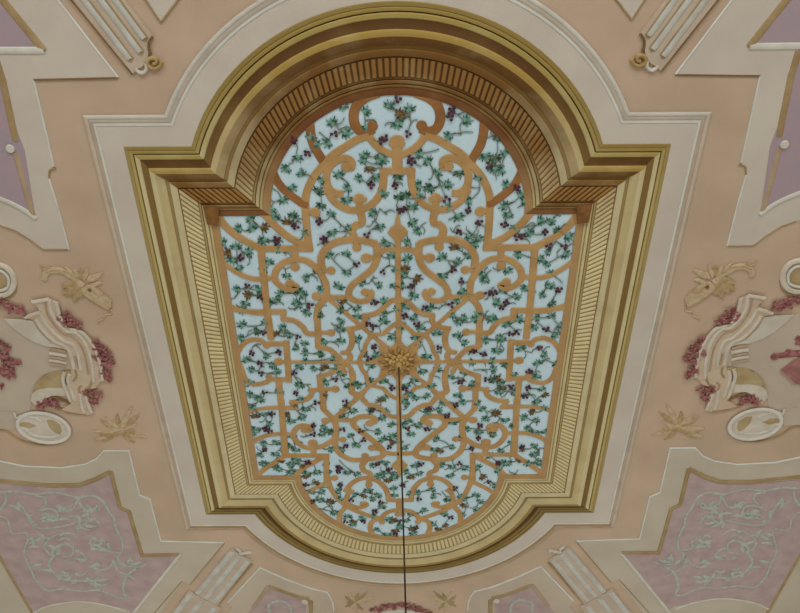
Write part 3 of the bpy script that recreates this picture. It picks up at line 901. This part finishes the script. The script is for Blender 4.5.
    sp = [(490+math.cos(a)*(56-5.5*a), 410+math.sin(a)*(50-5*a)) for a in [x*.5 for x in range(0, 17)]]
    strip(t, 'curl', K(80, 0, q, sp), .026, .022, mat('curl_ochre', (190, 162, 112), (170, 138, 86), 8), sx, True)
    strip(t, 'curl', K(80, 0, q, [(440, 420), (445, 460), (415, 485), (385, 470), (375, 450)]), .022, .020, EDGE, sx, True)
    # --- far fluted console
    body = K(180, 521, q, [(345, 178), (400, 215), (480, 262), (245, 562), (100, 478)])
    t = thing('fluted_console', 'pale fluted console with small curl on top beside the far bay, %s side' % sd, 'console', (sx*body[1][0], body[1][1], CZ))
    fill(t, 'body', body, .012, PINKISH, sx)
    lower = K(180, 521, q, [(60, 458), (275, 575), (120, 800), (-160, 760)])
    fill(t, 'lower_block', lower, .018, PINKISH, sx)
    FW_ = mat('flute_white', (206, 202, 192))
    for a, b in (((352, 198), (118, 480)), ((400, 225), (175, 510)), ((458, 262), (228, 540))):
        strip(t, 'flute', K(180, 521, q, [a, b]), .060, .022, FW_, sx)
    for a, b in (((75, 480), (-90, 690)), ((150, 520), (-20, 735)), ((235, 570), (60, 780))):
        strip(t, 'flute', K(180, 521, q, [a, b]), .075, .028, FW_, sx)
    strip(t, 'edge_line', K(180, 521, q, [(482, 285), (252, 560)]), .022, .012, OCHRE, sx)  # ochre stroke paints the console's shadow edge
    strip(t, 'curl', K(180, 521, q, [(378, 178), (400, 195), (405, 212), (435, 210), (460, 203), (476, 208)]), .022, .024, EDGE, sx, True)
    # --- large mauve panel of the far corner
    outer = P((-160, 440), (-20, 455), (0, 461), (25, 466), (62, 467.5), (85, 464), (96, 459), (104, 450.5), (129, 450.5), (131, 459), (140, 495), (150, 499), (161, 541), (190, 541.5), (224, 542.5), (190, 584), (184, 581), (140, 640), (120, 800), (-160, 800))
    inner = P((-40, 478), (0, 483), (50, 487), (80, 486.5), (97, 481), (110, 473), (119, 508), (128, 512), (142, 556), (177, 555), (134, 612), (126, 608), (108, 605), (80, 601.5), (50, 605), (32, 612), (0, 557), (-36, 488))
    t = thing('mauve_panel', 'large cream bordered mauve panel at the far %s corner, white scrollwork on it' % sd, 'panel', (sx*inner[8][0], inner[8][1], CZ))
    fill(t, 'cream_field', outer, .006, mat('far_cream_plaster', (200, 186, 164), (192, 177, 155), 3, bump=.1), sx)
    fill(t, 'mauve_field', inner, .009, MAUVE, sx)['label'] = 'mauve inner field'
    strip(t, 'edge_line', P((-20, 455), (0, 461), (25, 466), (62, 467.5), (85, 464), (96, 459), (104, 450.5), (129, 450.5), (131, 459), (140, 495), (150, 499), (161, 541), (190, 541.5), (224, 542.5)), .014, .010, WHITE, sx)
    strip(t, 'edge_line', P((224, 543), (190, 584)), .014, .010, OCHRE, sx)  # ochre for the shaded edges, white above for the highlit ones
    strip(t, 'edge_line', P((182, 581), (154, 613), (120, 655)), .014, .010, OCHRE, sx)
    strip(t, 'inner_moulding', P((-40, 474), (0, 480), (50, 484.5), (80, 484), (96, 478.5), (111, 471)), .048, .018, OCHRE, sx)  # ochre and whitish runs carry painted shade and light
    strip(t, 'inner_moulding', P((111, 471), (120, 506.5), (129, 510.5), (142.5, 556)), .040, .018, OCHRE, sx)
    strip(t, 'inner_moulding', P((141, 554.5), (179, 554)), .050, .019, OCHRE, sx)
    strip(t, 'inner_moulding', P((180, 554), (134, 612), (110, 642)), .035, .018, EDGE, sx)['label'] = 'whitish inner moulding'
    strip(t, 'inner_moulding', P((-8, 545), (0, 556), (33, 613), (50, 640)), .035, .018, OCHRE, sx)
    strip(t, 'inner_moulding', P((33, 612), (50, 605), (80, 601), (108, 605), (126, 611)), .024, .014, EDGE, sx, True)['label'] = 'whitish arched moulding'
    # scrollwork
    t2 = thing('arabesque', 'whitish leafy arabesque scrollwork spread over the mauve panel, far %s corner' % sd, 'ornament', (sx*W(60, 540)[0], W(60, 540)[1], CZ))
    AR = [[(0, 130), (60, 125), (140, 136), (220, 130), (310, 150)], [(300, 150), (370, 143), (412, 165), (438, 210), (455, 230), (466, 275), (487, 318), (490, 360), (470, 392), (500, 420), (560, 427), (590, 412)],
          [(545, 432), (505, 465), (492, 515), (502, 545), (480, 553), (440, 537), (390, 520), (330, 525), (250, 515), (190, 522), (150, 490), (120, 430), (97, 372), (112, 310), (98, 290), (50, 292), (30, 240), (0, 222)],
          [(0, 200), (18, 175), (25, 150), (20, 130)], [(140, 140), (175, 150), (184, 172), (165, 192)], [(225, 178), (245, 200), (285, 200), (304, 175), (312, 150)], [(312, 152), (330, 190), (370, 205), (398, 195), (385, 178)],
          [(60, 190), (85, 185), (105, 210), (125, 250), (160, 272), (230, 268), (300, 252)], [(120, 215), (125, 240), (150, 262)], [(150, 202), (190, 195), (225, 205), (230, 235), (200, 245), (165, 245)],
          [(130, 335), (160, 310), (200, 315)], [(215, 350), (205, 380), (180, 350), (190, 320), (240, 290)], [(215, 350), (260, 335), (292, 350), (285, 380), (250, 385)], [(220, 375), (195, 415), (215, 450), (260, 478), (340, 482), (400, 470)],
          [(300, 362), (330, 375), (355, 405)], [(355, 330), (395, 345), (440, 365), (485, 372)], [(365, 420), (400, 440), (440, 425), (455, 395)], [(455, 400), (470, 440), (510, 460), (540, 475)], [(385, 470), (380, 500), (400, 520)]]
    AR += [[(165, 222), (178, 215), (195, 222), (192, 240), (176, 242), (168, 230)], [(205, 230), (216, 224), (226, 232), (220, 244), (208, 242)], [(330, 200), (352, 215), (350, 245), (330, 262)], [(375, 235), (395, 250), (402, 262)],
           [(240, 300), (262, 292), (290, 296), (310, 310)], [(235, 322), (260, 312), (285, 322)], [(360, 322), (376, 312), (392, 322), (410, 318), (422, 330)], [(300, 390), (322, 398), (345, 392)], [(245, 440), (262, 452), (280, 446)],
           [(300, 452), (322, 462), (350, 452)], [(110, 318), (126, 312), (130, 328), (118, 332)], [(365, 425), (385, 412), (402, 420)], [(510, 405), (524, 398), (532, 410)], [(430, 330), (436, 345), (428, 355)], [(200, 560), (220, 556)][:0] or [(260, 400), (280, 410), (300, 405)]]
    for a in AR: strip(t2, 'scroll', K(0, 460, 4, a, .009), .034, .008, ARAB, sx, True, .009, .018)
    LV = [(180, 228, .4), (200, 238, 2), (320, 235, 1.2), (345, 215, .6), (365, 240, 0), (355, 265, -.5), (330, 270, -1), (300, 225, 2.6), (310, 265, -2.2), (250, 235, 3), (230, 350, .4), (205, 345, 2), (235, 365, 1), (150, 320, .3), (170, 305, 1.6), (135, 345, 3),
          (335, 400, .4), (370, 345, 1.2), (400, 335, .6), (385, 355, 0), (420, 360, -.2), (350, 475, 1), (380, 480, .3), (400, 500, -.4), (370, 495, -1.4), (415, 480, 0), (250, 460, 2.8), (275, 470, 1), (235, 470, -2), (300, 485, .6), (520, 400, 1), (545, 415, 0), (490, 415, 2), (65, 190, 2),
          (75, 180, 1), (240, 188, 1.2), (255, 195, .5), (375, 198, .4), (360, 192, 1.4), (390, 420, .5), (375, 430, 2), (150, 420, 0), (185, 440, 2.6)]
    for x, y, a in LV:
        c0 = W(x/4, 460+y/4, .009); bm = new(); d = .055*sx
        stroke(bm, mir([(c0[0]-.06*math.cos(a), c0[1]+.06*math.sin(a)), (c0[0], c0[1]), (c0[0]+.075*math.cos(a+.5), c0[1]-.075*math.sin(a+.5))], sx), .044, .008, .009, n=4, round_top=True, lens=True)
        link('leaf', bm, ARAB, t2)
    # --- small panel at the far edge
    outer = P((260, 567.5), (286, 579), (310, 588), (327, 592), (330.5, 597), (333, 603), (334, 611), (336, 680), (160, 700), (232, 607), (228, 602))
    inner = P((270, 586.5), (286, 592.5), (303, 598), (309, 600), (306, 605), (306, 660), (225, 640))
    t = thing('small_mauve_panel', 'small cream bordered mauve panel cut by the far edge, %s of the cord' % sd, 'panel', (sx*outer[1][0], outer[1][1], CZ))
    fill(t, 'cream_field', outer, .006, CREAM2, sx)
    fill(t, 'mauve_field', inner, .009, MAUVE, sx)
    strip(t, 'edge_line', P((228, 602), (260, 567.5), (286, 579), (310, 588), (327, 592), (330.5, 597), (333, 603), (334, 611)), .016, .010, WHITE, sx)
    strip(t, 'inner_moulding', P((253, 607), (269, 585.5)), .045, .016, TAN, sx)
    strip(t, 'inner_moulding', P((269, 585.5), (286, 592), (300, 596.5), (309, 598)), .050, .017, OCHRE, sx)
    strip(t, 'inner_moulding', P((303, 601), (307, 599.5), (311, 601), (311, 625)), .045, .018, OCHRE, sx)
    bm = new(); disc(bm, mir(P((305, 600.5)), sx)[0], .035, .024, 0); link('scroll_knob', bm, EDGE, t)
    strip(t, 'scroll', P((270, 612), (269, 605), (275, 601), (284, 601), (290, 606), (291, 613)), .035, .008, ARAB, sx, True, .009)
    # --- scroll bracket
    a = (0, 290); b = (0, 360)
    body = K(*a, q, [(215, 80), (330, 60), (375, 75), (395, 170), (440, 240), (490, 255), (560, 280), (620, 350), (660, 430), (690, 560)]) + K(*b, q, [(680, 130), (640, 178), (560, 205), (600, 260), (618, 350), (580, 362), (400, 335), (470, 288), (440, 180), (480, 80)]) + K(*a, q, [(478, 500), (450, 400), (400, 370), (330, 330), (260, 260), (220, 190), (165, 185), (200, 155), (268, 148), (258, 110)])
    gp = P((-60, 300), (0, 318), (25, 324), (52, 345), (68, 352), (72, 368), (45, 374), (32, 395), (30, 412), (0, 428), (-60, 430))
    t = thing('scroll_bracket', 'cream S-shaped scroll bracket of parallel bands with red flowers, %s edge of the ceiling' % sd, 'bracket', (sx*body[8][0], body[8][1], CZ))
    fill(t, 'cartouche_ground', gp, .004, CREAM2, sx)
    fill(t, 'body', body, .014, mat('bracket_body', (212, 188, 162), (204, 178, 150), 6), sx)
    WH = mat('bracket_band_white', (218, 206, 188), (206, 190, 170), 9)
    for pts, o_ in (([(215, 80), (330, 60)], a), ([(330, 60), (345, 150), (395, 225), (450, 275), (500, 280), (550, 325), (590, 400), (615, 500), (625, 610)], a), ([(375, 78), (398, 165), (440, 240)], a),
                  ([(470, 262), (540, 278), (610, 350), (650, 430), (678, 540), (682, 600)], a), ([(165, 182), (268, 148)], a), ([(268, 148), (308, 220), (370, 290), (435, 342), (485, 362), (522, 430), (540, 530)], a),
                  ([(240, 195), (290, 270), (360, 338), (430, 372), (470, 420), (495, 520)], a), ([(430, 80), (420, 130), (440, 200), (470, 270)], b), ([(465, 90), (455, 140), (480, 210), (500, 270)], b),
                  ([(535, 220), (545, 300), (560, 350)], b), ([(570, 240), (595, 310), (612, 352)], b)):
        strip(t, 'band', K(*o_, q, pts, .012), .030, .012, WH, sx, True, .012)  # white bands paint the ribbon's highlights
    for pts, o_ in (([(300, 80), (318, 160), (370, 240), (430, 295), (480, 305), (540, 370), (570, 450), (590, 560)], a), ([(225, 195), (275, 275), (345, 345)], a), ([(500, 440), (520, 520)], a), ([(640, 400), (665, 500), (665, 580)], a),
                  ([(545, 170), (525, 190), (540, 225)], b), ([(505, 70), (510, 110), (490, 140)], b), ([(615, 130), (600, 175), (575, 190)], b)):
        strip(t, 'groove_line', K(*o_, q, pts, .012), .016, .008, OCHRE if o_ is b else TAN, sx, True, .012)  # tan and ochre lines paint the shade between the bands
    for y in (400, 455, 500):
        strip(t, 'groove_line', K(*a, q, [(330, y-10), (390, y), (440, y+12)], .004), .022, .010, TAN, sx, True, .004)
        strip(t, 'band', K(*a, q, [(330, y-32), (390, y-26), (445, y-14)], .004), .030, .010, WH, sx, True, .004)
    fill(t, 'sail', K(*a, q, [(30, 190), (90, 250), (160, 305), (240, 350), (330, 378), (400, 376), (330, 335), (262, 268), (225, 205), (160, 195)], .004), .008, mat('sail_white', (214, 204, 188), (202, 188, 168), 6), sx, .004)['label'] = 'whitish sail-shaped web'
    fill(t, 'hollow', K(*b, q, [(215, 215), (235, 165), (270, 120), (320, 92), (380, 76), (440, 70), (482, 78), (440, 110), (425, 180), (330, 180), (260, 190)], .004), .010, mat('hollow_ochre', (190, 166, 126), (172, 144, 98), 9), sx, .004)['label'] = 'ochre hollow of the volute'
    fill(t, 'web', K(*b, q, [(205, 265), (220, 215), (260, 190), (330, 180), (425, 180), (440, 235), (350, 232), (300, 258), (250, 310)], .004), .009, WH, sx, .004)
    strip(t, 'groove_line', K(*b, q, [(345, 238), (400, 255), (475, 284)], .0), .026, .017, UMBER, sx)
    strip(t, 'groove_line', K(*b, q, [(390, 325), (480, 345), (580, 360)], .0), .040, .015, OCHRE, sx)  # ochre strip painted as the shadow under the bracket foot
    # --- flowers
    fs = [('above the bracket tip', [(a, 10, 90, 50), (a, 70, 120, 45), (a, 135, 140, 48)]), ('in the upper bend of the bracket', [(a, 440, 160, 40), (a, 410, 200, 35), (a, 460, 215, 45), (a, 515, 225, 36)]),
          ('along the outer swell of the bracket', [(a, 640, 345, 30), (a, 670, 390, 45), (a, 650, 440, 40), (a, 715, 430, 40), (a, 700, 490, 50), (a, 745, 480, 32), (a, 705, 550, 45), (a, 730, 590, 30)]),
          ('under the outer end of the bracket', [(b, 590, 220, 40), (b, 640, 225, 45), (b, 620, 275, 36)]), ('inside the volute of the bracket', [(b, 275, 300, 40), (b, 330, 285, 48), (b, 375, 300, 38)]),
          ('at the picture edge behind the bracket', [(a, 5, 350, 30), (a, 50, 380, 36), (a, 15, 430, 55), (a, 60, 470, 52), (a, 115, 480, 28), (a, 20, 530, 55), (a, 75, 560, 45), (b, 20, 100, 50), (b, 60, 60, 50), (b, 15, 175, 28), (b, 85, 20, 35)])]
    for wh, lst in fs:
        if sx == -1 and wh.startswith('at the picture'): continue
        c0 = W(lst[0][0][0]+lst[0][1]/q, lst[0][0][1]+lst[0][2]/q)
        f = thing('flower_spray', 'red painted flowers %s, %s side' % (wh, sd), 'flowers', (sx*c0[0], c0[1], CZ), 'red flowers round the scroll brackets')
        for o_, x, y, r in lst:
            c1 = W(o_[0]+x/q, o_[1]+y/q, .01); R_ = r/q*.0072; bm = new(); fr = random.Random(x*7+y)
            for k in range(12):
                an = fr.uniform(0, 6.28); rad = R_*(.25 + .75*fr.random())
                blob(bm, sx*c1[0]+rad*math.cos(an), c1[1]+rad*math.sin(an), CZ-.012-fr.uniform(0, .010), R_*fr.uniform(.3, .6), R_*fr.uniform(.18, .32), .012, an+fr.uniform(-.6, .6))
            link('bloom', bm, ROSE, f)
    # --- oval scroll cartouche and ring scroll
    t = thing('shell_scroll', 'oval cream shell scroll below the %s bracket' % sd, 'ornament', (sx*W(43, 427)[0], W(43, 427)[1], CZ))
    ov = [(290+172*math.cos(x)*1.0+18*math.sin(x), 452+98*math.sin(x)+14*math.cos(x)) for x in [2*PI*k/26 for k in range(26)]]
    fill(t, 'plate', K(*b, q, ov, .002), .010, WH, sx, .002)
    fill(t, 'tail', K(*b, q, [(-200, 330), (0, 342), (110, 350), (130, 400), (100, 460), (0, 455), (-200, 450)]), .008, CREAM2, sx)
    strip(t, 'rim', K(*b, q, ov+ov[:2], .012), .034, .014, mat('rim_white', (226, 218, 204)), sx, True, .010)
    strip(t, 'underline', K(*b, q, [(-40, 462), (50, 475), (110, 515), (190, 550), (290, 565), (390, 555), (450, 520), (470, 470)]), .024, .009, OCHRE, sx, True)  # ochre line paints the shadow below the oval rim
    fill(t, 'hollow', K(*b, q, [(310, 400), (350, 400), (400, 430), (415, 470), (400, 500), (360, 480), (325, 445)], .012), .003, mat('hollow_ochre', (190, 158, 104)), sx, .010)
    fill(t, 'hollow', K(*b, q, [(120, 440), (140, 415), (190, 415), (245, 440), (200, 455), (150, 445)], .012), .003, mat('hollow_ochre', (190, 158, 104)), sx, .010)
    strip(t, 'scroll', K(*b, q, [(130, 460), (165, 455), (200, 490), (260, 510), (340, 515), (400, 500)], .012), .024, .008, EDGE, sx, True, .012)
    strip(t, 'scroll', K(*b, q, [(95, 350), (110, 385), (150, 370), (230, 385), (270, 410)], .012), .022, .008, EDGE, sx, True, .012)
    t = thing('ring_scroll', 'cream ring scroll above the flowers, cut by the %s picture edge' % sd, 'ornament', (sx*W(5, 280)[0], W(5, 280)[1], CZ))
    fill(t, 'hollow', K(0, 240, q, [(-60, 170), (20, 190), (50, 240), (55, 290), (0, 340), (-60, 340)], .002), .006, mat('hollow_ochre', (190, 158, 104)), sx)
    strip(t, 'ring', K(0, 240, q, [(-90, 160), (0, 165), (55, 190), (90, 240), (92, 300), (60, 350), (0, 370), (-80, 372)]), .045, .020, WH, sx, True)
    strip(t, 'ring', K(0, 240, q, [(-80, 200), (0, 200), (45, 230), (62, 270), (50, 315), (0, 335), (-70, 338)]), .024, .018, EDGE, sx, True)
    strip(t, 'underline', K(0, 240, q, [(108, 290), (100, 345), (60, 385), (30, 388)]), .018, .010, OCHRE, sx, True)
    # --- ochre acanthus heads
    OL = mat('acanthus_pale', (206, 184, 150), (190, 164, 126), 30); OD = mat('acanthus_ochre', (192, 166, 124), (170, 140, 98), 30)
    o0 = (0, 240)
    t = thing('beaked_ornament', 'ochre beaked acanthus ornament with a leafy crest beside the %s side of the frame' % sd, 'ornament', (sx*W(85, 285)[0], W(85, 285)[1], CZ))
    bk = fill(t, 'beak', K(*o0, q, [(545, 320), (575, 298), (625, 300), (665, 335), (745, 405), (745, 440), (725, 460), (680, 435), (610, 395), (560, 355)]), .016, OL, sx)
    strip(bk, 'beak_line', K(*o0, q, [(555, 350), (620, 398), (690, 440), (735, 458)]), .022, .018, OD, sx, True)
    strip(bk, 'beak_line', K(*o0, q, [(600, 305), (635, 340), (660, 362), (695, 358)]), .012, .020, OD, sx, True)
    bm = new(); disc(bm, mir(K(*o0, q, [(602, 326)]), sx)[0], .016, .022, 0); link('eye', bm, UMBER, bk)
    strip(t, 'stem', K(*o0, q, [(295, 262), (310, 220), (360, 200), (430, 212), (500, 255), (550, 305)]), .050, .014, OL, sx, True, we=.060)
    strip(t, 'tendril', K(*o0, q, [(270, 168), (300, 195), (335, 185), (300, 215)]), .014, .012, OD, sx, True)
    strip(t, 'tendril', K(*o0, q, [(300, 215), (360, 195), (430, 200), (520, 250)]), .014, .017, OD, sx, True)
    strip(t, 'tendril', K(*o0, q, [(740, 455), (745, 490), (700, 500), (690, 525), (655, 540), (660, 560)]), .010, .008, OL, sx, True)
    for e in ((410, 310), (415, 360), (440, 375), (490, 412), (540, 385)):
        strip(t, 'blade', K(*o0, q, [(550, 300), ((550+e[0])/2+5, (300+e[1])/2-8), e]), .085, .012, OD, sx, True)
    for e in ((370, 182), (430, 175), (490, 190), (520, 210), (540, 190), (565, 215), (585, 180), (610, 235), (650, 225), (690, 215), (685, 285), (650, 300)):
        strip(t, 'blade', K(*o0, q, [((e[0]+560)/2, (e[1]+300)/2+10), ((560+e[0]*3)/4, (300+e[1]*3)/4), e]), .034, .010, OL if e[0] % 20 else OD, sx, True, we=.006)
    o1 = (0, 306)
    t = thing('acanthus_spray', 'faint ochre acanthus spray spread flat above the far %s mauve panel' % sd, 'ornament', (sx*W(122, 426)[0], W(122, 426)[1], CZ))
    for k, e in enumerate(((400, 452), (420, 440), (378, 500), (410, 540), (380, 535), (455, 455), (560, 430), (550, 470), (590, 525), (540, 545), (530, 400), (515, 440), (470, 430), (560, 510), (430, 470))):
        strip(t, 'blade', K(*o1, 4, [(488, 490), ((488+e[0])/2-6, (488+e[1])/2+8), e]), .052, .009, OL if k % 3 else OD, sx, True, we=.008)
    strip(t, 'stem', K(*o1, 4, [(400, 505), (440, 515), (490, 500), (540, 505)]), .050, .014, OD, sx, True)
    t = thing('acanthus_spray', 'pale ochre leaf spray beside the red garland, %s of the cord at the far edge' % sd, 'ornament', (sx*W(356, 602)[0], W(356, 602)[1], CZ))
    for k, e in enumerate(((300, 500), (330, 470), (390, 480), (480, 510), (450, 470), (440, 540), (300, 570), (340, 590), (420, 590), (380, 610), (310, 540))):
        strip(t, 'blade', K(300, 521, q, [(370, 535), ((370+e[0])/2-5, (535+e[1])/2+6), e]), .045, .007, OL if k % 2 else mat('acanthus_olive', (172, 150, 110)), sx, True, we=.006)
# pink block on the right picture edge
t = thing('rose_block', 'dull pink square block with a leafy spike at the right picture edge', 'ornament', (W(794, 372)[0], W(794, 372)[1], CZ))
fill(t, 'block', K(680, 290, 6.667, [(670, 530), (760, 460), (900, 440), (900, 640), (765, 618)]), .016, mat('rose_dark', (174, 122, 114), (156, 102, 98), 12), 1)
strip(t, 'block_edge', K(680, 290, 6.667, [(668, 532), (762, 622)]), .02, .018, TAN, 1)
for pts in ([(620, 440), (700, 430), (860, 410)], [(700, 405), (770, 420), (860, 430)], [(770, 345), (860, 350)], [(770, 315), (860, 345)]):
    strip(t, 'spike', K(680, 290, 6.667, pts), .05, .014, ROSE, 1, True, we=.08)
bm = new(); disc(bm, K(680, 290, 6.667, [(630, 440)])[0], .035, .016); link('bud', bm, ROSE, t)
# garland at the far edge
t = thing('rose_garland', 'low arched garland of red flowers cut by the far edge behind the cord', 'garland', (0, W(400, 604)[1], CZ))
strip(t, 'arch', P((372, 616), (385, 612.5), (400, 611), (415, 612), (430, 615)), .05, .012, EDGE, 1, True)
fr = random.Random(3)
for k in range(15):
    u = 374+k*3.9; v = 603.5+((u-399)/26)**2*6.0 + fr.uniform(-1, 1); c1 = W(u, v+1); bm = new(); R_ = .05
    for m_ in range(9):
        an = fr.uniform(0, 6.28); blob(bm, c1[0]+R_*fr.random()*math.cos(an), c1[1]+R_*fr.random()*math.sin(an), CZ-.012, R_*.45, R_*.22, .012, an)
    link('bloom', bm, ROSE, t)
